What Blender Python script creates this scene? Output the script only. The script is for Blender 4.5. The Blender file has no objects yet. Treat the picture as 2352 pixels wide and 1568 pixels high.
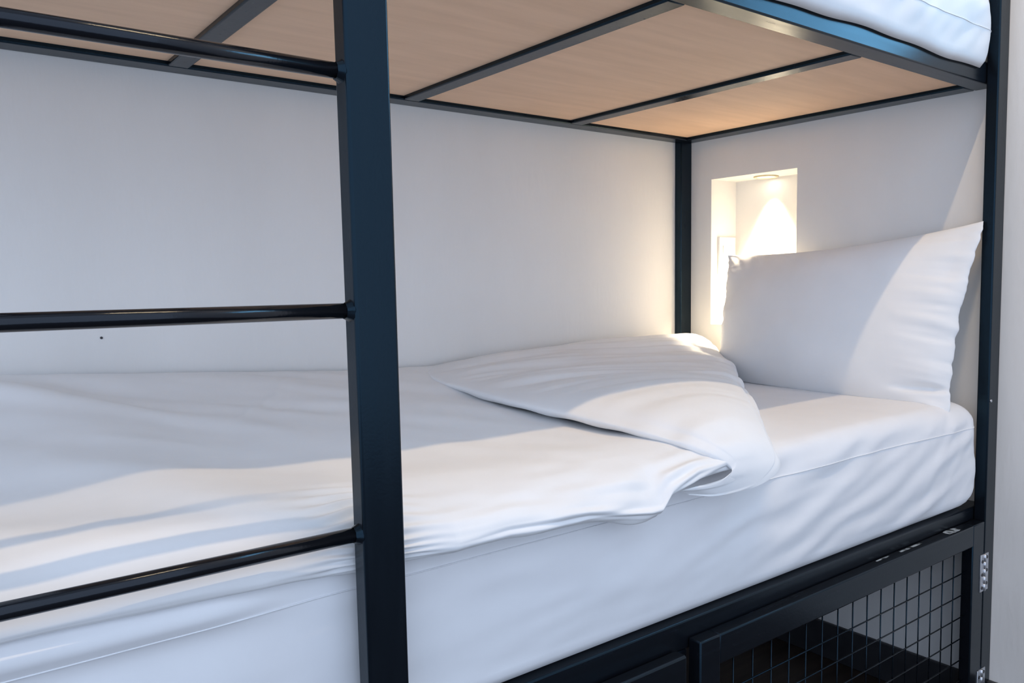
import bpy, bmesh, math
import numpy as np
from mathutils import Matrix, Vector

scn = bpy.context.scene
COL = scn.collection
ZO = 1.30            # the floor lies 1.30 below the height all shapes are measured from
rng = np.random.RandomState(7)

# ------------------------------------------------------------------ camera
def make_camera():
    yaw, pitch, roll, f = map(float, (math.radians(37.2171), math.radians(-4.209), math.radians(-0.7432), 1851.4252))
    fw = np.array([math.sin(yaw) * math.cos(pitch), math.cos(yaw) * math.cos(pitch), math.sin(pitch)])
    rt = np.array([math.cos(yaw), -math.sin(yaw), 0.0])
    up = np.cross(rt, fw)
    rt, up = rt * math.cos(roll) + up * math.sin(roll), -rt * math.sin(roll) + up * math.cos(roll)
    cd = bpy.data.cameras.new('camera')
    cd.sensor_width = 36.0
    cd.lens = f / 2352 * 36.0
    cd.clip_start = 0.02
    o = bpy.data.objects.new('camera', cd)
    m = Matrix.Identity(4)
    for i in range(3):
        m[i][0], m[i][1], m[i][2] = rt[i], up[i], -fw[i]
    m[0][3], m[1][3], m[2][3] = -2.2145, -1.9011, -0.1396 + ZO
    o.matrix_world = m
    COL.objects.link(o)
    scn.camera = o
make_camera()

# ------------------------------------------------------------------ world and light
world = bpy.data.worlds.new('world')
scn.world = world
world.use_nodes = True
bg = world.node_tree.nodes['Background']
bg.inputs['Color'].default_value = (0.645, 0.775, 1.0, 1)
bg.inputs['Strength'].default_value = 1.54

WINDOW_Y = (-2.00, -1.21)      # opening in the right wall, outside the frame
WINDOW_Z = (1.74, 2.28)
def area(name, loc, rot, sx, sy, power, col):
    l = bpy.data.lights.new(name, 'AREA')
    l.shape = 'RECTANGLE'; l.size = sx; l.size_y = sy; l.energy = power; l.color = col
    o = bpy.data.objects.new(name, l); o.location = loc; o.rotation_euler = rot
    COL.objects.link(o)
    return o
area('window_daylight', (0.30, sum(WINDOW_Y) / 2, sum(WINDOW_Z) / 2), (0, math.radians(90), 0), 0.54, 0.79, 10.5, (0.18, 0.62, 1.0))

CEIL_LAMP = (-1.30, -1.595, 2.05)      # warm ceiling tube lamp running along the bed
CEIL_POWER = 25
NICHE_POWER = 56.0

vs = scn.view_settings
vs.view_transform = 'Standard'; vs.look = 'None'; vs.gamma = 1.0; vs.use_curve_mapping = False
vs.exposure = 0.0

# ------------------------------------------------------------------ helpers
def smooth_noise(x, y, seed=0):
    """value noise on arrays, about -1..1"""
    r = np.random.RandomState(seed).rand(64, 64) * 2 - 1
    xi = np.floor(x).astype(int); yi = np.floor(y).astype(int)
    fx = x - xi; fy = y - yi
    fx = fx * fx * (3 - 2 * fx); fy = fy * fy * (3 - 2 * fy)
    g = lambda a, b: r[a % 64, b % 64]
    return (g(xi, yi) * (1 - fx) + g(xi + 1, yi) * fx) * (1 - fy) + (g(xi, yi + 1) * (1 - fx) + g(xi + 1, yi + 1) * fx) * fy

def ss(a, b, x):
    t = np.clip((x - a) / (b - a), 0, 1)
    return t * t * (3 - 2 * t)

def link(name, me, mat, parent=None):
    o = bpy.data.objects.new(name, me)
    for m in (mat if isinstance(mat, (list, tuple)) else [mat]):
        if m is not None and len(me.materials) < (len(mat) if isinstance(mat, (list, tuple)) else 1):
            me.materials.append(m)
    COL.objects.link(o)
    if parent is not None:
        o.parent = parent
        o.matrix_parent_inverse = parent.matrix_world.inverted()
    return o

def tag(o, label=None, cat=None, group=None, kind=None):
    if label: o['label'] = label
    if cat: o['category'] = cat
    if group: o['group'] = group
    if kind: o['kind'] = kind
    return o

def empty(name, loc):
    o = bpy.data.objects.new(name, None)
    o.empty_display_size = 0.1
    o.location = loc
    o.matrix_world = Matrix.Translation(loc)
    COL.objects.link(o)
    return o

def bm_box(bm, x0, x1, y0, y1, z0, z1, bev=0.0, seg=2, shear=None, mi=0):
    vs_ = []
    for z in (z0, z1):
        for y in (y0, y1):
            for x in (x0, x1):
                dx, dy = (shear[0] * z, shear[1] * z) if shear else (0, 0)
                vs_.append(bm.verts.new((x + dx, y + dy, z + ZO)))
    a, b, c, d, e, f, g, h = vs_
    fs = [bm.faces.new(q) for q in ((a, c, d, b), (e, f, h, g), (a, b, f, e), (c, g, h, d), (a, e, g, c), (b, d, h, f))]
    for q in fs: q.material_index = mi
    if bev > 0:
        es = list({ed for q in fs for ed in q.edges})
        r = bmesh.ops.bevel(bm, geom=es, offset=bev, segments=seg, profile=0.5, affect='EDGES')
        for q in r['faces']:
            q.smooth = True; q.material_index = mi

def bm_cyl(bm, p0, p1, r, n=16, caps=True, mi=0, r1=None):
    p0 = Vector(p0); p1 = Vector(p1); d = (p1 - p0).normalized()
    u = d.orthogonal().normalized(); w = d.cross(u)
    r1 = r if r1 is None else r1
    A, B = [], []
    for k in range(n):
        t = 2 * math.pi * k / n
        v = u * math.cos(t) + w * math.sin(t)
        A.append(bm.verts.new(p0 + v * r + Vector((0, 0, ZO)))); B.append(bm.verts.new(p1 + v * r1 + Vector((0, 0, ZO))))
    for k in range(n):
        q = bm.faces.new((A[k], A[(k + 1) % n], B[(k + 1) % n], B[k])); q.smooth = True; q.material_index = mi
    if caps:
        bm.faces.new(A[::-1]).material_index = mi; bm.faces.new(B).material_index = mi

def done(name, bm, mat, parent=None):
    bmesh.ops.recalc_face_normals(bm, faces=bm.faces)
    me = bpy.data.meshes.new(name)
    bm.to_mesh(me); bm.free()
    return link(name, me, mat, parent)

def box(name, x0, x1, y0, y1, z0, z1, mat, parent=None, bev=0.0, seg=2, shear=None):
    bm = bmesh.new()
    bm_box(bm, x0, x1, y0, y1, z0, z1, bev, seg, shear)
    return done(name, bm, mat, parent)

def catmull(ctrl, n):
    """resample axis 0 of ctrl to n points with a Catmull-Rom spline"""
    c = np.asarray(ctrl, float); k = len(c)
    p = np.concatenate([[2 * c[0] - c[1]], c, [2 * c[-1] - c[-2]]])
    t = np.linspace(0, k - 1, n); i = np.minimum(t.astype(int), k - 2); f = (t - i).reshape((-1,) + (1,) * (c.ndim - 1))
    a, b, d, e = p[i], p[i + 1], p[i + 2], p[i + 3]
    return 0.5 * (2 * b + (d - a) * f + (2 * a - 5 * b + 4 * d - e) * f ** 2 + (3 * b - a - 3 * d + e) * f ** 3)

def grid_normals(G):
    du = np.gradient(G, axis=0); dv = np.gradient(G, axis=1)
    n = np.cross(du, dv)
    return n / np.maximum(np.linalg.norm(n, axis=2, keepdims=True), 1e-9)

def grid_mesh(name, G, mat, parent=None, wrap=False, cap=False):
    nu, nv = G.shape[:2]
    V = G.reshape(-1, 3).copy(); V[:, 2] += ZO
    F = []
    for i in range(nu - 1):
        for j in range(nv if wrap else nv - 1):
            j2 = (j + 1) % nv
            F.append((i * nv + j, (i + 1) * nv + j, (i + 1) * nv + j2, i * nv + j2))
    if cap:
        F.append(tuple(range(nv))); F.append(tuple(range((nu - 1) * nv, nu * nv))[::-1])
    me = bpy.data.meshes.new(name)
    me.from_pydata([tuple(v) for v in V], [], F)
    me.update()
    bm = bmesh.new(); bm.from_mesh(me)
    bmesh.ops.recalc_face_normals(bm, faces=bm.faces)
    for q in bm.faces: q.smooth = True
    bm.to_mesh(me); bm.free()
    return link(name, me, mat, parent)

# ------------------------------------------------------------------ materials
def nodes(name):
    m = bpy.data.materials.new(name); m.use_nodes = True
    nt = m.node_tree
    return m, nt, nt.nodes['Principled BSDF']

def add(nt, typ, **kw):
    n = nt.nodes.new(typ)
    for k, v in kw.items():
        if k in n.inputs.keys(): n.inputs[k].default_value = v
        else: setattr(n, k, v)
    return n

def coords(nt, scale=(1, 1, 1)):
    tc = add(nt, 'ShaderNodeTexCoord'); mp = add(nt, 'ShaderNodeMapping')
    mp.inputs['Scale'].default_value = scale
    nt.links.new(tc.outputs['Object'], mp.inputs['Vector'])
    return mp.outputs['Vector']

def noise_mat(name, c0, c1, scale, nscale, rough, bump=0.0, bscale=None, bnscale=60.0, spec=0.5, detail=4.0, dist=0.002):
    m, nt, b = nodes(name)
    n = add(nt, 'ShaderNodeTexNoise', Scale=nscale, Detail=detail)
    nt.links.new(coords(nt, scale), n.inputs['Vector'])
    r = add(nt, 'ShaderNodeValToRGB')
    r.color_ramp.elements[0].position = 0.32; r.color_ramp.elements[1].position = 0.68
    r.color_ramp.elements[0].color = (*c0, 1); r.color_ramp.elements[1].color = (*c1, 1)
    nt.links.new(n.outputs['Fac'], r.inputs['Fac'])
    nt.links.new(r.outputs['Color'], b.inputs['Base Color'])
    b.inputs['Roughness'].default_value = rough
    b.inputs['Specular IOR Level'].default_value = spec
    if bump:
        n2 = add(nt, 'ShaderNodeTexNoise', Scale=bnscale, Detail=5.0)
        nt.links.new(coords(nt, bscale or scale), n2.inputs['Vector'])
        bp = add(nt, 'ShaderNodeBump', Strength=bump, Distance=dist)
        nt.links.new(n2.outputs['Fac'], bp.inputs['Height'])
        nt.links.new(bp.outputs['Normal'], b.inputs['Normal'])
    return m

M = {}
M['wall'] = noise_mat('wall_paint', (0.80, 0.785, 0.765), (0.83, 0.815, 0.795), (1, 1, 0.35), 5, 0.75, 0.42, (1, 1, 0.3), 70, 0.25)
M['linen'] = noise_mat('white_linen', (0.84, 0.84, 0.845), (0.87, 0.87, 0.875), (1, 1, 1), 9, 0.85, 0.12, (1, 1, 1), 45, 0.25)
M['sheet'] = noise_mat('fitted_sheet', (0.82, 0.82, 0.835), (0.85, 0.85, 0.865), (1, 1, 1), 9, 0.85, 0.10, (1, 1, 1), 60, 0.25)
M['thread'] = noise_mat('seam_thread', (0.84, 0.85, 0.87), (0.88, 0.88, 0.9), (1, 1, 1), 200, 0.8)
M['ply'] = noise_mat('plywood', (0.77, 0.525, 0.355), (0.84, 0.58, 0.40), (0.6, 5, 5), 7, 0.65, 0.12, (1, 8, 8), 50, 0.3)
M['plate'] = noise_mat('white_plastic', (0.78, 0.78, 0.77), (0.82, 0.82, 0.81), (1, 1, 1), 40, 0.35)
M['chrome'] = noise_mat('hinge_zinc', (0.50, 0.52, 0.56), (0.68, 0.70, 0.74), (1, 1, 1), 90, 0.35)
M['chrome'].node_tree.nodes['Principled BSDF'].inputs['Metallic'].default_value = 0.8
M['screw'] = noise_mat('screw_dark', (0.01, 0.01, 0.012), (0.03, 0.03, 0.035), (1, 1, 1), 90, 0.4)
M['brass'] = noise_mat('downlight_ring', (0.55, 0.47, 0.30), (0.66, 0.57, 0.38), (1, 1, 1), 50, 0.3)
M['floor'] = noise_mat('dark_floor', (0.020, 0.013, 0.010), (0.05, 0.034, 0.026), (1, 8, 1), 4, 0.45)
M['skirt'] = noise_mat('dark_skirting', (0.022, 0.023, 0.028), (0.032, 0.033, 0.038), (1, 1, 1), 20, 0.5)
M['ceiling'] = noise_mat('ceiling_paint', (0.70, 0.70, 0.70), (0.74, 0.74, 0.74), (1, 1, 1), 8, 0.9)
M['frame'] = noise_mat('window_frame_paint', (0.7, 0.7, 0.7), (0.75, 0.75, 0.75), (1, 1, 1), 20, 0.5)

def steel(name, stretch, rough=(0.20, 0.31), tint=(0.32, 0.70, 1.0, 1), spec=0.38):
    m, nt, b = nodes(name)
    n = add(nt, 'ShaderNodeTexNoise', Scale=14.0, Detail=5.0)
    nt.links.new(coords(nt, stretch), n.inputs['Vector'])
    r = add(nt, 'ShaderNodeValToRGB')
    r.color_ramp.elements[0].color = (0.0035, 0.004, 0.006, 1); r.color_ramp.elements[1].color = (0.007, 0.008, 0.011, 1)
    nt.links.new(n.outputs['Fac'], r.inputs['Fac']); nt.links.new(r.outputs['Color'], b.inputs['Base Color'])
    mr = add(nt, 'ShaderNodeMapRange'); mr.inputs['To Min'].default_value = rough[0]; mr.inputs['To Max'].default_value = rough[1]
    nt.links.new(n.outputs['Fac'], mr.inputs['Value']); nt.links.new(mr.outputs['Result'], b.inputs['Roughness'])
    b.inputs['Specular IOR Level'].default_value = spec
    b.inputs['Specular Tint'].default_value = tint
    n2 = add(nt, 'ShaderNodeTexNoise', Scale=260.0, Detail=3.0)
    nt.links.new(coords(nt), n2.inputs['Vector'])
    bp = add(nt, 'ShaderNodeBump', Strength=0.10, Distance=0.0008)
    nt.links.new(n2.outputs['Fac'], bp.inputs['Height']); nt.links.new(bp.outputs['Normal'], b.inputs['Normal'])
    return m
M['steel_v'] = steel('black_painted_steel_upright', (6, 6, 0.4))
M['steel_h'] = steel('black_painted_steel_rail', (0.4, 6, 6))
M['rung'] = steel('worn_black_rung', (0.4, 6, 6), (0.13, 0.22), (0.80, 0.88, 1.0, 1), 0.42)

def wear():
    m, nt, b = nodes('worn_dusty_paint')
    n = add(nt, 'ShaderNodeTexNoise', Scale=70.0, Detail=6.0)
    nt.links.new(coords(nt, (0.7, 1, 1)), n.inputs['Vector'])
    r = add(nt, 'ShaderNodeValToRGB')
    r.color_ramp.elements[0].position = 0.42; r.color_ramp.elements[1].position = 0.56
    r.color_ramp.elements[0].color = (0.012, 0.016, 0.02, 1); r.color_ramp.elements[1].color = (0.34, 0.39, 0.43, 1)
    nt.links.new(n.outputs['Fac'], r.inputs['Fac']); nt.links.new(r.outputs['Color'], b.inputs['Base Color'])
    b.inputs['Roughness'].default_value = 0.7
    return m
M['wear'] = wear()

def emit(name, col, s):
    m, nt, b = nodes(name)
    b.inputs['Base Color'].default_value = (0.9, 0.9, 0.9, 1)
    b.inputs['Emission Color'].default_value = (*col, 1); b.inputs['Emission Strength'].default_value = s
    return m
M['lens'] = emit('lamp_lens', (1.0, 0.88, 0.7), 6.0)

def pane():
    m, nt, b = nodes('window_glass')
    tr = add(nt, 'ShaderNodeBsdfTransparent'); gl = add(nt, 'ShaderNodeBsdfGlossy', Roughness=0.02)
    mx = add(nt, 'ShaderNodeMixShader'); mx.inputs['Fac'].default_value = 0.06
    nt.links.new(tr.outputs[0], mx.inputs[1]); nt.links.new(gl.outputs[0], mx.inputs[2])
    nt.links.new(mx.outputs[0], nt.nodes['Material Output'].inputs['Surface'])
    return m
M['glass'] = pane()

# ------------------------------------------------------------------ the room
FLOOR = -1.30
CEIL = 2.10
H = 0.3307                       # underside of the upper bunk frame
YF = -1.0                        # front plane of the bunk rails
DX, DY = 0.0551, 0.0290          # tube section of the posts
FOOT = -2.36

def room():
    tag(box('floor', -4.2, 0.3, -4.2, 0.25, FLOOR - 0.1, FLOOR, M['floor']), kind='structure')
    tag(box('ceiling', -4.2, 0.3, -2.7, 0.25, CEIL, CEIL + 0.1, M['ceiling']), kind='structure')
    wb = tag(box('wall_back', -4.2, 0.0, 0.0, 0.25, FLOOR, CEIL, M['wall']), kind='structure')
    bm = bmesh.new()
    bm_cyl(bm, (-1.873, 0.002, -0.247), (-1.873, -0.0015, -0.247), 0.0028, 10)
    done('nail_hole', bm, M['screw'], wb)
    # right wall with the reading niche and the window opening
    ny0, ny1, nz0, nz1, nd = -0.442, -0.114, -0.292, 0.198, 0.133
    wy0, wy1 = WINDOW_Y; wz0, wz1 = WINDOW_Z[0] - ZO, WINDOW_Z[1] - ZO
    T = 0.25
    bm = bmesh.new()
    def slab(y0, y1, z0, z1, xa=0.0, xb=T): bm_box(bm, xa, xb, y0, y1, z0, z1)
    slab(-4.2, wy0, FLOOR, CEIL); slab(wy0, wy1, FLOOR, wz0); slab(wy0, wy1, wz1, CEIL)
    slab(wy1, ny0, FLOOR, CEIL); slab(ny0, ny1, FLOOR, nz0); slab(ny0, ny1, nz1, CEIL)
    slab(ny1, 0.0, FLOOR, CEIL); slab(ny0, ny1, nz0, nz1, nd, T)
    tag(done('wall_right', bm, M['wall']), kind='structure')
    w = tag(empty('window_1', (0.12, (wy0 + wy1) / 2, WINDOW_Z[0])), kind='structure')
    bm = bmesh.new()
    for a in ((wy0, wy0 + .05, wz0, wz1), (wy1 - .05, wy1, wz0, wz1), (wy0, wy1, wz0, wz0 + .05), (wy0, wy1, wz1 - .05, wz1), ((wy0 + wy1) / 2 - .025, (wy0 + wy1) / 2 + .025, wz0, wz1)):
        bm_box(bm, 0.10, 0.15, *a, bev=0.004)
    done('window_frame', bm, M['frame'], w)
    for k in (0, 1):
        a = wy0 + .05 if k == 0 else (wy0 + wy1) / 2 + .025
        b = (wy0 + wy1) / 2 - .025 if k == 0 else wy1 - .05
        box('pane', 0.122, 0.128, a, b, wz0 + .05, wz1 - .05, M['glass'], w)
    tag(box('baseboard_right', -0.014, 0.0, -4.2, -0.0, FLOOR, -1.19, M['skirt'], bev=0.003), kind='structure')
    tag(box('baseboard_back', -4.2, -0.014, -0.014, 0.0, FLOOR, -1.19, M['skirt'], bev=0.003), kind='structure')
    # niche lamp
    c = (0.088, -0.268, nz1)
    lamp = empty('niche_downlight', (c[0], c[1], c[2] + ZO))
    tag(lamp, 'small round recessed downlight glowing in the top of the wall niche', 'lamp')
    bm = bmesh.new()
    R0, R1, n = 0.040, 0.031, 40
    prof = [(R0, 0.0), (R0, -0.003), (R0 - .003, -0.005), (R1 + .002, -0.005), (R1, -0.003), (R1, 0.0)]
    rings = [[bm.verts.new((c[0] + r * math.cos(2 * math.pi * k / n), c[1] + r * math.sin(2 * math.pi * k / n), c[2] + z + ZO)) for k in range(n)] for r, z in prof]
    for a, b in zip(rings, rings[1:]):
        for k in range(n):
            bm.faces.new((a[k], a[(k + 1) % n], b[(k + 1) % n], b[k])).smooth = True
    done('trim_ring', bm, M['brass'], lamp)
    bm = bmesh.new(); bm_cyl(bm, (c[0], c[1], c[2] - .0002), (c[0], c[1], c[2] - .0018), R1, 32)
    done('lens', bm, M['lens'], lamp)
    l = bpy.data.lights.new('niche_bulb', 'SPOT'); l.energy = NICHE_POWER; l.color = (1.0, 0.82, 0.56)
    l.spot_size = math.radians(66); l.spot_blend = 0.6; l.shadow_soft_size = 0.018
    o = bpy.data.objects.new('niche_bulb', l); o.location = (c[0], c[1], c[2] - .012 + ZO); o.rotation_euler = (0, math.radians(5), 0); COL.objects.link(o)
    o.parent = lamp; o.matrix_parent_inverse = lamp.matrix_world.inverted()
    # socket plate on the left cheek of the niche
    s = empty('socket_plate', (0.08, ny1, -0.122 + ZO))
    tag(s, 'white plastic socket plate on the left cheek of the lit niche', 'socket')
    box('cover', 0.034, 0.120, ny1 - 0.009, ny1, -0.122, 0.006, M['plate'], s, 0.002)
    box('rocker', 0.052, 0.102, ny1 - 0.012, ny1 - 0.008, -0.092, -0.024, M['plate'], s, 0.0015)
    # ceiling tube lamp that lights the room
    x, y, z = CEIL_LAMP
    cl = empty('ceiling_tube_lamp', (x, y, CEIL + ZO))
    tag(cl, 'slim white tube lamp on the room ceiling, running along the bed', 'lamp')
    box('housing', x - .63, x + .63, y - .030, y + .030, z + .012, CEIL, M['plate'], cl, 0.004)
    for k in (-1, 1):
        box('end_cap', x + k * .62 - .010, x + k * .62 + .010, y - .022, y + .022, z - .014, z + .012, M['plate'], cl, 0.003)
    l = bpy.data.lights.new('tube_light', 'AREA'); l.shape = 'RECTANGLE'; l.size = 1.20; l.size_y = 0.034
    l.energy = CEIL_POWER; l.color = (1.0, 0.73, 0.42)
    o = bpy.data.objects.new('tube_light', l); o.location = (x, y, z + ZO); COL.objects.link(o)
    o.parent = cl; o.matrix_parent_inverse = cl.matrix_world.inverted()
room()

# ------------------------------------------------------------------ bunk bed frame
BED = tag(empty('bunk_bed', (-1.2, -0.5, FLOOR + ZO)), 'black steel bunk bed frame with ladder, plywood base and locker below', 'bunk bed')
SV, SH = M['steel_v'], M['steel_h']
TOP = 0.95
def frame():
    bv = 0.0035
    for x1, y0 in ((0.0, YF - DY), (0.0, -DY), (FOOT + DX, YF - DY), (FOOT + DX, -DY)):
        box('post', x1 - DX, x1, y0, y0 + DY, FLOOR, TOP, SV, BED, bv)
    # upper deck
    hz = H + 0.0551
    box('upper_front_rail', FOOT, -0.0, YF, -0.9512, H, hz, SH, BED, bv)
    box('upper_back_rail', FOOT + DX, -DX, -0.057, 0.0, H, hz, SH, BED, bv)
    box('upper_end_rail', -0.0585, 0.0, -0.9512, -DY, H, hz, SH, BED, bv)
    box('upper_end_rail', FOOT, FOOT + .0585, -0.9512, -DY, H, hz, SH, BED, bv)
    for a, b in ((-0.583, -0.538), (-1.153, -1.108), (-1.729, -1.685)):
        box('crossbar', a, b, -0.9512, -0.057, H, hz - .012, SV, BED, bv)
    cuts = [FOOT + .0585, -1.707, -1.1305, -0.5605, -0.0585]
    for a, b in zip(cuts, cuts[1:]):
        box('plywood_panel', a + .0004, b - .0004, -0.95, -0.0575, H + 0.0105, H + 0.022, M['ply'], BED)
    # lower deck
    zt = -0.7263; zb = zt - 0.052
    box('lower_front_rail', FOOT, 0.0, YF, -0.9512, zb, zt, SH, BED, bv)
    box('lower_back_rail', FOOT + DX, -DX, -0.057, 0.0, zb, zt, SH, BED, bv)
    box('lower_end_rail', -0.0585, 0.0, -0.9512, -DY, zb, zt, SH, BED, bv)
    box('lower_end_rail', FOOT, FOOT + .0585, -0.9512, -DY, zb, zt, SH, BED, bv)
    for a in (-0.58, -1.15, -1.73):
        box('crossbar', a, a + .045, -0.9512, -0.057, zb, zt - .012, SV, BED, bv)
    box('lower_base_board', FOOT + .0585, -0.0585, -0.95, -0.0575, zt - 0.013, zt - 0.002, M['ply'], BED)
    # divider and blank panel beside the locker
    box('divider_post', -1.186, -1.154, -0.998, -0.9512, FLOOR, zb, SV, BED, bv)
    box('divider_panel', -1.176, -1.166, -0.95, -0.01, FLOOR, zb, M['skirt'], BED)
    bm = bmesh.new(); bm_cyl(bm, (-0.047, YF - DY + .001, -0.452), (-0.047, YF - DY - .003, -0.452), 0.0035, 10)
    done('bolt', bm, M['chrome'], BED)
    box('drawer_front', FOOT + DX + .01, -1.190, YF - DY, YF - .003, FLOOR + .04, -0.7695, SH, BED, 0.004)
frame()

def locker():
    x0, x1, zt, zb, t = -1.156, -0.0575, -0.758, FLOOR + .04, 0.054
    y0, y1 = YF - DY, YF - 0.0015
    bm = bmesh.new()
    bv = 0.003
    bm_box(bm, x0, x0 + t, y0, y1, zb, zt, bv)
    bm_box(bm, x1 - t - .008, x1, y0, y1, zb, zt, bv)
    bm_box(bm, x0 + t - .002, x1 - t - .006, y0, y1, zt - t, zt, bv)
    bm_box(bm, x0 + t - .002, x1 - t - .006, y0, y1, zb, zb + t, bv)
    d = done('locker_door', bm, SH, BED)
    yw = y1 - 0.006
    n = 0
    bm = bmesh.new(); bm_cyl(bm, (0, 0, zb + t - .01), (0, 0, zt - t + .01), 0.00155, 8)
    first = done('mesh_wire', bm, SV, d); vm = first.data; first.location = (-0.1735, yw, 0)
    x = -0.1735 - 0.0577
    while x > x0 + t:
        o = bpy.data.objects.new('mesh_wire', vm); COL.objects.link(o); o.parent = d
        o.matrix_parent_inverse = d.matrix_world.inverted(); o.location = (x, yw, 0); x -= 0.0577
    bm = bmesh.new(); bm_cyl(bm, (x0 + t - .01, 0, -ZO), (x1 - t, 0, -ZO), 0.00155, 8)
    first = done('mesh_wire', bm, SH, d); hm = first.data; first.location = (0, yw - .003, -0.881 + ZO)
    z = -0.881 - 0.056
    while z > zb + t:
        o = bpy.data.objects.new('mesh_wire', hm); COL.objects.link(o); o.parent = d
        o.matrix_parent_inverse = d.matrix_world.inverted(); o.location = (0, yw - .003, z + ZO); z -= 0.056
    # butt hinges between door and post
    for zc in (-0.890, -1.192):
        hx = -0.0563
        bm = bmesh.new()
        bm_box(bm, hx - .022, hx - .003, y0 - .0022, y0 + .0005, zc - .048, zc + .048, 0.0006, 1)
        bm_box(bm, hx + .003, hx + .022, y0 - .0022, y0 + .0005, zc - .048, zc + .048, 0.0006, 1)
        for k in range(5):
            a = zc - .048 + k * .0192
            bm_cyl(bm, (hx, y0 - .0022, a + .0005), (hx, y0 - .0022, a + .0187), 0.0036, 10)
        h = done('hinge', bm, M['chrome'], d)
        h['label'] = 'zinc butt hinge'
        for sx in (-.0125, .0125):
            for dz in (-.034, 0, .034):
                zz = zc + dz + (.004 if sx > 0 else -.004)
                bm = bmesh.new()
                bm_cyl(bm, (hx + sx, y0 - .002, zz), (hx + sx, y0 - .0034, zz), 0.0042, 12)
                # screws sit on the door but are too fine for a level below the hinge
                done('hinge_screw', bm, M['screw'], d)
    # worn patches on the top edge of the door
    def patch(cx, cy, lx, ly, seed):
        r = np.random.RandomState(seed); bm = bmesh.new(); v = []
        for k in range(18):
            t_ = 2 * math.pi * k / 18
            q = 1 / max(abs(math.cos(t_)), abs(math.sin(t_))) ** .8
            q *= 1 + .16 * (r.rand() - .5)
            v.append(bm.verts.new((cx + lx * q * math.cos(t_), min(max(cy + ly * q * math.sin(t_), y0 + .002), y1), zt + .0006 + ZO)))
        bm.faces.new(v)
        o = done('paint_wear', bm, M['wear'], d); o['label'] = 'scuffed pale paint'
    patch(-0.205, y0 + .015, 0.030, 0.011, 1)
    patch(-0.400, y0 + .018, 0.050, 0.0035, 2)
    patch(-0.520, y0 + .020, 0.028, 0.0025, 3)
locker()

def ladder():
    sh = (-0.0304, -0.0371)
    bm = bmesh.new()
    bm_box(bm, -1.8064, -1.7513, -1.0693, -1.0403, FLOOR, TOP, 0.004, 3, sh)
    bm_box(bm, -2.3300, -2.2750, -1.0693, -1.0403, FLOOR, TOP, 0.004, 3, sh)
    L = done('ladder', bm, SV, BED)
    L['label'] = 'black steel ladder with round rungs'
    for x in (-1.790, -2.315):
        box('bracket', x - .012, x + .012, -1.055, -0.999, H + .012, H + .044, SV, L, 0.002)
    for k in range(2, 7):
        z = 0.0965 - 0.2665 * (k - 2)
        if z < FLOOR + .1: continue
        y = -1.0548 + sh[1] * z; xr = -1.8064 + sh[0] * z; xl = -2.275 + sh[0] * z
        bm = bmesh.new()
        bm_cyl(bm, (xl, y, z), (xr + .001, y, z), 0.0089, 24)
        o = done('rung', bm, M['rung'], L)
        # weld bead where the rung meets the upright
        bm = bmesh.new(); n = 22; rings = []
        for j, (rr, xx) in enumerate(((0.0092, -.007), (0.0112, -.003), (0.0135, 0.0008))):
            rings.append([bm.verts.new((xr + xx, y + rr * (1 + .08 * math.sin(3 * k + i * 2.3)) * math.cos(2 * math.pi * i / n), z + ZO + rr * (1 + .08 * math.sin(i * 1.7 + k)) * math.sin(2 * math.pi * i / n))) for i in range(n)])
        for a, b in zip(rings, rings[1:]):
            for i in range(n): bm.faces.new((a[i], a[(i + 1) % n], b[(i + 1) % n], b[i])).smooth = True
        done('weld_bead', bm, SV, L)
ladder()

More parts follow.
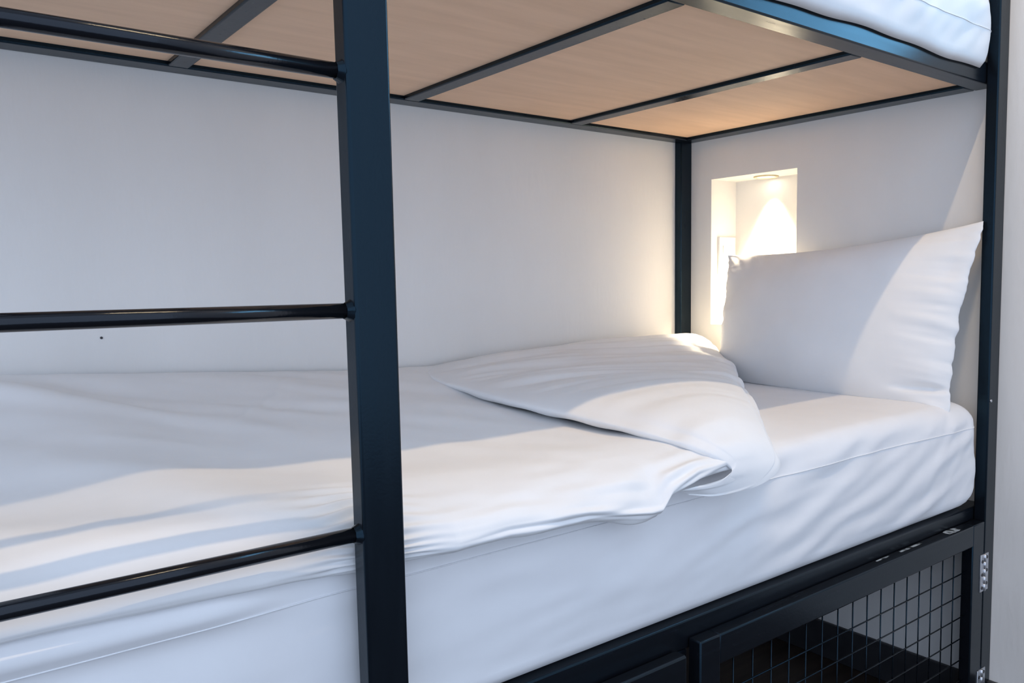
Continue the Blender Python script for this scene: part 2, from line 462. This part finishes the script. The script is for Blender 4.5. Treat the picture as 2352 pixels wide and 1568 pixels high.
# ------------------------------------------------------------------ mattresses
def mattress(name, x0, x1, y0, y1, zb, zt, seed, folds, label, seam_z, droop=None):
    """rounded slab built as rings: underside, side with fabric folds, top"""
    rc = 0.055
    def loop(inset, npc=10, nx=260, ny=60):
        a0, a1, b0, b1 = x0 + inset, x1 - inset, y0 + inset, y1 - inset
        r = max(rc - inset, 0.004)
        P = []
        def line(p, q, n): P.extend([(p[0] + (q[0] - p[0]) * k / n, p[1] + (q[1] - p[1]) * k / n) for k in range(n)])
        def arc(cx, cy, t0): P.extend([(cx + r * math.cos(t0 + math.pi / 2 * k / npc), cy + r * math.sin(t0 + math.pi / 2 * k / npc)) for k in range(npc)])
        line((a0 + r, b0), (a1 - r, b0), nx); arc(a1 - r, b0 + r, -math.pi / 2)
        line((a1, b0 + r), (a1, b1 - r), ny); arc(a1 - r, b1 - r, 0)
        line((a1 - r, b1), (a0 + r, b1), nx); arc(a0 + r, b1 - r, math.pi / 2)
        line((a0, b1 - r), (a0, b0 + r), ny); arc(a0 + r, b0 + r, math.pi)
        return np.array(P)
    prof = [(0.30, zb + .004), (0.10, zb + .002), (0.03, zb), (0.012, zb + .006), (0.003, zb + .02)]
    hs = zt - zb
    for k in range(1, 22):
        t = k / 22
        prof.append((0.003 - 0.007 * math.sin(math.pi * t), zb + .02 + (hs - .062) * t))
    for k in range(0, 9):
        t = math.pi / 2 * k / 8
        prof.append((0.003 + 0.042 * (1 - math.cos(t)), zt - .042 + .042 * math.sin(t)))
    for d in (0.08, 0.14, 0.2, 0.27, 0.34, 0.40, 0.45, 0.48): prof.append((d, zt + .004))
    rows = []
    for d, z in prof:
        p = loop(d); rows.append(np.column_stack([p, np.full(len(p), z)]))
    G = np.array(rows)
    N = grid_normals(np.concatenate([G, G[:, :1]], axis=1))[:, :-1]
    # make normals point outwards
    c = np.array([(x0 + x1) / 2, (y0 + y1) / 2, (zb + zt) / 2])
    if np.sum((G - c) * N) < 0: N = -N
    X, Z = G[..., 0], G[..., 2]
    side = np.clip((Z - zb - .004) / .03, 0, 1) * np.clip((zt - .004 - Z) / .04, 0, 1)
    D = folds(X, G[..., 1], Z, side)
    G = G + N * D[..., None]
    if droop is not None: G[..., 2] += droop(G[..., 0], G[..., 1], Z)
    o = grid_mesh(name, G, M['sheet'], None, wrap=True, cap=True)
    tag(o, label, 'mattress')
    # stitched seam running round the side, following the folds
    zc = seam_z
    ri = int(np.argmin(np.abs(G[5:27, 40, 2] - zc))) + 5
    R = G[ri] + N[ri] * 0.0008
    V = []; F = []; nn = len(R)
    for i in range(nn):
        for k in range(6):
            t = 2 * math.pi * k / 6
            V.append(tuple(R[i] + N[ri][i] * 0.0009 * math.cos(t) + np.array([0, 0, 0.0009 * math.sin(t) + ZO])))
    for i in range(nn):
        for k in range(6):
            j = (i + 1) % nn; k2 = (k + 1) % 6
            F.append((i * 6 + k, j * 6 + k, j * 6 + k2, i * 6 + k2))
    me = bpy.data.meshes.new('seam'); me.from_pydata(V, [], F); me.update()
    for q in me.polygons: q.use_smooth = True
    link('seam', me, M['thread'], o)
    return o

def lower_folds(X, Y, Z, side):
    # taut diagonal folds towards the head end, long slack ones further left
    u = (Z + 0.72) - 0.30 * (X + 0.9)
    w = smooth_noise(X * 6, Z * 10, 3)
    head = ss(-1.35, -0.85, X) * ss(0.0, -0.3, X * 0 + 0) if False else ss(-1.35, -0.85, X)
    d = 0.0032 * head * np.sin(2 * np.pi * (u / 0.072 + 0.5 * w)) * (0.5 + 0.5 * smooth_noise(X * 4 + 9, Z * 5, 5))
    d += 0.0022 * head * smooth_noise(u * 45, X * 3, 8)
    u2 = (Z + 0.72) - 0.9 * (X + 0.3)
    d += 0.004 * ss(-0.45, -0.12, X) * smooth_noise(u2 * 32, X * 6, 12)
    d += 0.004 * smooth_noise(X * 3.2, (Z + 0.12 * X) * 22, 21) * (1 - head)
    d += 0.0012 * smooth_noise(X * 9, (Z - 0.1 * X) * 60, 23)
    d *= side
    # slack bulge below the duvet at the ladder end, catching the ceiling lamp
    b = np.exp(-((Z + 0.503 + 0.02 * (X + 1.9)) / 0.018) ** 2) * ss(-1.82, -1.98, X)
    d += 0.022 * b
    d += 0.014 * ss(-0.55, -0.10, X) * side
    top = 1 - np.clip(side * 5, 0, 1)
    d += top * np.where(Z > -0.5, 0.0025 * smooth_noise(X * 5, Y * 5, 31), 0)
    return d
mattress('mattress', FOOT + DX, -0.0575, -1.000, -0.030, -0.7243, -0.4570, 2, lower_folds,
         'lower mattress in a white fitted sheet under the duvet and pillow', -0.521)

def upper_folds(X, Y, Z, side):
    d = 0.006 * smooth_noise(X * 7 + 3, (Z + 0.3 * X) * 16, 41) + 0.003 * smooth_noise(X * 16, (Z - 0.4 * X) * 40, 43)
    return d * side + 0.004 * side
def upper_droop(X, Y, Z):
    e = np.clip((0.48 - Z) / 0.09, 0, 1) * ss(-0.994, -1.006, Y)
    return e * (-0.031 + 0.0035 * np.sin(X * 9 + 0.6) + 0.0015 * np.sin(X * 27))
mattress('mattress', FOOT + DX, -0.0575, -1.018, -0.030, H + 0.0563, 0.605, 5, upper_folds,
         'upper bunk mattress in a white sheet, only its lower corner in view', 0.445, upper_droop)

# ------------------------------------------------------------------ duvet
def sheet_top(x, y): return -0.4525

def duvet():
    D = empty('duvet', (-1.4, -0.5, -0.455 + ZO))
    tag(D, 'white duvet spread over the lower bed, its corner folded back by the pillow', 'duvet')
    NU, NV = 330, 230
    # cross-section from the wall, over the mattress edge, round the hem and back under it
    v = np.linspace(0, 1, NV)
    ycs = [-0.010, -0.05, -0.18, -0.36, -0.54, -0.72, -0.86, -0.95, -1.005, -1.043, -1.060, -1.058, -1.040, -1.022]
    w_wall = [1, 0.97, 0.72, 0.42, 0.22, 0.08, 0.02, 0, 0, 0, 0, 0, 0, 0]
    zcs = [-0.412, -0.410, -0.408, -0.408, -0.411, -0.416, -0.420, -0.424, -0.431, -0.445, -0.462, -0.476, -0.484, -0.478]
    w_hem = [0, 0, 0, 0, 0, 0, 0, 0.05, 0.2, 0.55, 0.9, 1, 1, 0.9]
    Pf = catmull(np.column_stack([ycs, zcs, w_wall, w_hem]), NV)
    u = np.linspace(0, 1, NU)
    U, Vv = np.meshgrid(u, v, indexing='ij')
    Y = np.broadcast_to(Pf[:, 0], (NU, NV)).copy()
    x_end = np.interp(-Pf[:, 0], [0, 0.1, 0.3, 0.9, 1.0, 1.06], [-0.16, -0.16, -0.30, -0.93, -1.055, -1.075])
    x_end = np.broadcast_to(x_end, (NU, NV))
    X = (FOOT + 0.09) + (x_end - (FOOT + 0.09)) * U
    wall_z = np.interp(X, [-2.3, -2.06, -1.7, -1.32, -1.07, -0.2], [0.115, 0.101, 0.078, 0.053, 0.046, 0.040])
    lift = 0.016 * ss(-1.78, -1.98, X)
    hem = np.interp(X, [-2.3, -2.05, -1.86, -1.75, -1.58, -1.44, -1.31, -1.285, -1.262, -1.20, -1.13, -1.07], [0.000, 0.000, -0.003, -0.008, -0.002, -0.010, -0.028, -0.028, -0.004, 0.015, 0.022, 0.022])
    Zg = Pf[:, 1][None] + wall_z * Pf[:, 2][None] + hem * Pf[:, 3][None] + lift * ss(0.0, -0.25, Y) * ss(-1.075, -0.98, Y)
    # head-side end closes down to the sheet
    e = np.clip((X - (x_end - 0.05)) / 0.05, 0, 1)
    top = Y > -1.02
    base = np.where(Vv < 0.72, -0.4500, Zg - 0.004)
    Zg = np.where(Vv < 0.72, base + (Zg - base) * np.sqrt(np.maximum(1 - e ** 2, 0.0)), Zg)
    # the ladder keeps the long side from bulging out
    lim = np.interp(X, [-2.3, -1.90, -1.815, -1.735, -1.66, -1.5], [-1.022, -1.022, -1.014, -1.014, -1.052, -1.060])
    Y = np.where(Y < -0.88, -0.88 + (Y + 0.88) * (lim + 0.88) / (-1.060 + 0.88), Y)
    G = np.dstack([X, Y, Zg])
    N = grid_normals(G)
    if N[100, 60, 2] < 0: N = -N
    flat = ss(-1.04, -0.9, Y)
    front = 1 - flat
    # broad soft billows running out from the wall on the left
    q = (X + 0.55 * Y)
    d = (0.0065 + 0.009 * ss(-1.5, -1.9, X)) * smooth_noise(q * 5.5, (Y - 0.3 * X) * 2.6, 51) * ss(-0.02, -0.15, Y)
    d += 0.0028 * smooth_noise((X + 0.8 * Y) * 13, (Y - 0.6 * X) * 4, 53) * ss(-0.02, -0.10, Y)
    d += 0.0010 * smooth_noise((X - 0.4 * Y) * 22, Y * 10, 55)
    d += 0.0045 * smooth_noise((X + 1.3 * Y) * 11, (Y - 0.5 * X) * 3.2, 65) * ss(-1.25, -1.55, X) * ss(-0.02, -0.10, Y) * ss(-0.80, -0.55, Y)
    d *= 0.25 + 0.75 * flat
    # puff of the long side and shallow dimples
    d += 0.007 * np.exp(-((Y + 0.93) / 0.07) ** 2) * (0.7 + 0.5 * smooth_noise(X * 3.5, Y * 2, 57))
    d += 0.004 * front * smooth_noise(X * 9, Vv * 30, 59) * (0.25 + 0.75 * ss(-1.75, -1.5, X))
    d += 0.0035 * front * smooth_noise(X * 18 + Vv * 9, Vv * 12, 61) * ss(-1.75, -1.4, X)
    # gathers where the duvet presses against the ladder upright
    pin = np.exp(-((X + 1.765) / 0.055) ** 2) * ss(-0.86, -0.97, Y)
    d += pin * 0.0045 * np.sin(Vv * 2 * np.pi * 26 + 3 * smooth_noise(X * 12, Vv * 8, 63))
    # one sharp crease crossing the top left of the ladder
    ln = (Y + 0.30) * 0.60 - (X + 1.62) * 0.80
    along = (Y + 0.30) * 0.80 + (X + 1.62) * 0.60
    d += 0.004 * np.exp(-(ln / 0.010) ** 2) * ss(0.30, 0.12, np.abs(along))
    G = G + N * d[..., None]
    G[..., 1] = np.minimum(G[..., 1], -0.008)
    low = np.where((Vv < 0.66), -0.4495, -9)
    G[..., 2] = np.maximum(G[..., 2], low)
    grid_mesh('duvet_body', G, M['linen'], D)

    # the corner turned back over the body
    rows = [  # free edge F, fold edge E, crown, roll height at the fold
        ((-1.070, -0.014, -0.366), (-0.070, -0.020, -0.350), 0.010, 0.012),
        ((-1.120, -0.090, -0.364), (-0.062, -0.105, -0.352), 0.012, 0.034),
        ((-1.185, -0.230, -0.365), (-0.062, -0.175, -0.378), 0.014, 0.050),
        ((-1.212, -0.420, -0.370), (-0.115, -0.265, -0.402), 0.018, 0.042),
        ((-1.222, -0.600, -0.377), (-0.265, -0.425, -0.424), 0.026, 0.036),
        ((-1.208, -0.740, -0.383), (-0.480, -0.615, -0.430), 0.032, 0.034),
        ((-1.196, -0.870, -0.390), (-0.680, -0.795, -0.437), 0.034, 0.034),
        ((-1.178, -0.980, -0.401), (-0.850, -0.940, -0.443), 0.030, 0.032),
        ((-1.150, -1.045, -0.420), (-0.955, -1.030, -0.452), 0.014, 0.022),
        ((-1.122, -1.066, -0.447), (-0.985, -1.064, -0.474), 0.004, 0.012),
        ((-1.150, -1.068, -0.466), (-1.050, -1.070, -0.493), 0.002, 0.004),
        ((-1.205, -1.058, -0.473), (-1.140, -1.062, -0.496), 0.000, 0.000),
        ((-1.228, -1.044, -0.478), (-1.205, -1.046, -0.488), 0.000, 0.000),
    ]
    ctrl = []
    for F, E_, cr, rh in rows:
        F = np.array(F); E_ = np.array(E_); dr = E_ - F; L = np.linalg.norm(dr[:2]); h = np.array([dr[0] / L, dr[1] / L, 0])
        k = min(1.0, L / 0.30); kz = min(1.0, L / 0.22)
        row = [F + h * 0.045 * k + [0, 0, -0.026 * kz], F + h * 0.012 * k + [0, 0, -0.022 * kz], F - h * 0.002 + [0, 0, -0.010 * kz], F + h * 0.016 * k + [0, 0, 0.0]]
        for t in (0.10, 0.25, 0.42, 0.6, 0.76, 0.88):
            p = F + dr * t
            p[2] = F[2] + (E_[2] + rh - F[2]) * t + cr * math.sin(math.pi * min(1, t * 1.05)) ** 0.8
            row.append(p)
        row += [E_ - h * 0.045 * k + [0, 0, rh * 0.92], E_ - h * 0.014 * k + [0, 0, rh * 0.62], E_, E_ - h * 0.016 * k + [0, 0, -min(0.018, max(0, E_[2] + 0.452))], E_ - h * 0.07 * k + [0, 0, -min(0.022, max(0, E_[2] + 0.450))]]
        ctrl.append(row)
    C = np.array(ctrl)
    A = catmull(C, 260)
    A = catmull(A.transpose(1, 0, 2), 240).transpose(1, 0, 2)
    N = grid_normals(A)
    if N[100, 120, 2] < 0: N = -N
    S, T = np.meshgrid(np.linspace(0, 1, A.shape[0]), np.linspace(0, 1, A.shape[1]), indexing='ij')
    X, Y = A[..., 0], A[..., 1]
    onT = ss(0.2, 0.32, T) * ss(0.97, 0.8, T)
    yy = Y + 0.10 * X + 0.012 * smooth_noise(X * 6, Y * 6, 71)
    backm = ss(-0.75, -0.45, Y)
    d = 0.0062 * smooth_noise(yy * 24, X * 2.2, 73) * onT * (0.25 + backm)
    d += 0.0032 * smooth_noise(yy * 55, X * 3.5, 75) * onT * (0.15 + backm)
    d += 0.0060 * smooth_noise(X * 4, Y * 4, 77) * onT
    d += 0.0035 * smooth_noise(S * 26, T * 5, 79) * ss(0.55, 0.35, T) * ss(0.05, 0.2, S)
    d *= 1 - 0.8 * ss(0.68, 0.78, S)
    A = A + N * d[..., None]
    A[..., 1] = np.minimum(A[..., 1], -0.008)
    o = grid_mesh('folded_corner', A, M['linen'], D)
    o['label'] = 'turned-back corner of the duvet'
duvet()

# ------------------------------------------------------------------ pillow
def pillow():
    TL = np.array((-0.062, -0.236, -0.062)); TR = np.array((-0.066, -1.012, -0.004))
    BR = np.array((-0.188, -0.996, -0.494)); BL = np.array((-0.150, -0.262, -0.449))
    n = 150
    a = np.linspace(-1, 1, n)
    U, V = np.meshgrid(a, a, indexing='ij')           # U -1 left .. 1 right, V -1 bottom .. 1 top
    # denser towards the borders
    U = np.sign(U) * (1 - (1 - np.abs(U)) ** 1.5); V = np.sign(V) * (1 - (1 - np.abs(V)) ** 1.5)
    wu = (U + 1) / 2; wv = (V + 1) / 2
    P = ((1 - wu) * (1 - wv))[..., None] * BL + (wu * (1 - wv))[..., None] * BR + ((1 - wu) * wv)[..., None] * TL + (wu * wv)[..., None] * TR
    ex = (BR - BL + TR - TL); ex /= np.linalg.norm(ex)
    ey = (TL - BL + TR - BR); ey -= ex * (ex @ ey); ey /= np.linalg.norm(ey)
    en = np.cross(ex, ey)
    if en[0] > 0: en = -en                               # towards the room
    # the borders draw in between the corners
    P = P - ex * (0.020 * (1 - V ** 2) * np.where(U > 0, U, 0) ** 3)[..., None]
    P = P + ex * (0.006 * (1 - V ** 2) * np.where(U < 0, -U, 0) ** 3)[..., None]
    P = P - ey * (0.024 * (1 - U ** 2) * np.where(V > 0, V, 0) ** 3)[..., None]
    P = P - ey * (0.012 * (1 - U ** 2) * np.where(V < 0, -V, 0) ** 3)[..., None]
    wob = 0.0028 * smooth_noise(V * 11, U * 0 + 3, 101) + 0.002 * smooth_noise(V * 23, U * 0 + 5, 103)
    P = P + ex * (wob * np.where(np.abs(U) > 0.5, np.abs(U), 0) ** 6)[..., None]
    b = np.maximum((1 - U ** 2), 0) ** 0.62 * np.maximum((1 - V ** 2), 0) ** 0.62
    low = np.where(V < 0, 1 + 0.16 * (-V) * (1 - U ** 2), 1.0)
    # gathers running in from the side seams, finer along the right one
    r = np.clip((U - 0.52) / 0.48, 0, 1); l = np.clip((-U - 0.62) / 0.38, 0, 1); t = np.clip((V - 0.55) / 0.45, 0, 1)
    g = 0.0125 * r ** 1.1 * smooth_noise(V * 8.5 + 1.5 * U, U * 1.3, 91) + 0.0070 * r ** 1.6 * smooth_noise(V * 17 + 2 * U, U * 2, 93)
    g += 0.0080 * l ** 1.2 * smooth_noise(V * 8 - U, U * 2, 95)
    g += 0.0085 * t * ss(0.25, -0.5, U) * smooth_noise(U * 14 + 7 * V, V * 3, 97)
    g += 0.0030 * smooth_noise(U * 3, V * 3, 99)
    g -= 0.016 * np.exp(-((V + 0.72 - 0.12 * (U - 0.8)) / 0.035) ** 2) * ss(0.55, 0.8, U)
    edge = np.minimum(1, 9 * (1 - np.maximum(np.abs(U), np.abs(V))))
    g *= edge
    Fg = P + en * (0.105 * b * low + g)[..., None]
    Bg = P - en * (0.060 * b + 0.5 * g)[..., None]
    Bg[..., 0] = np.minimum(Bg[..., 0], -0.006); Fg[..., 0] = np.minimum(Fg[..., 0], -0.010)
    for Q in (Fg, Bg):
        floor_ = np.interp(-Q[..., 1], [0.93, 0.965, 0.99, 1.0], [-0.4535, -0.460, -0.480, -0.500])
        Q[..., 2] = np.maximum(Q[..., 2], floor_)
    V_ = np.concatenate([Fg.reshape(-1, 3), Bg.reshape(-1, 3)]); V_[:, 2] += ZO
    F = []
    for i in range(n - 1):
        for j in range(n - 1):
            q = (i * n + j, (i + 1) * n + j, (i + 1) * n + j + 1, i * n + j + 1)
            F.append(q); F.append(tuple(k + n * n for k in q[::-1]))
    me = bpy.data.meshes.new('pillow'); me.from_pydata([tuple(x) for x in V_], [], F); me.update()
    bm = bmesh.new(); bm.from_mesh(me)
    bmesh.ops.remove_doubles(bm, verts=bm.verts, dist=1e-5)
    bmesh.ops.recalc_face_normals(bm, faces=bm.faces)
    for q in bm.faces: q.smooth = True
    bm.to_mesh(me); bm.free()
    o = link('pillow', me, M['linen'])
    tag(o, 'plump white pillow propped upright against the wall beside the niche', 'pillow')
pillow()
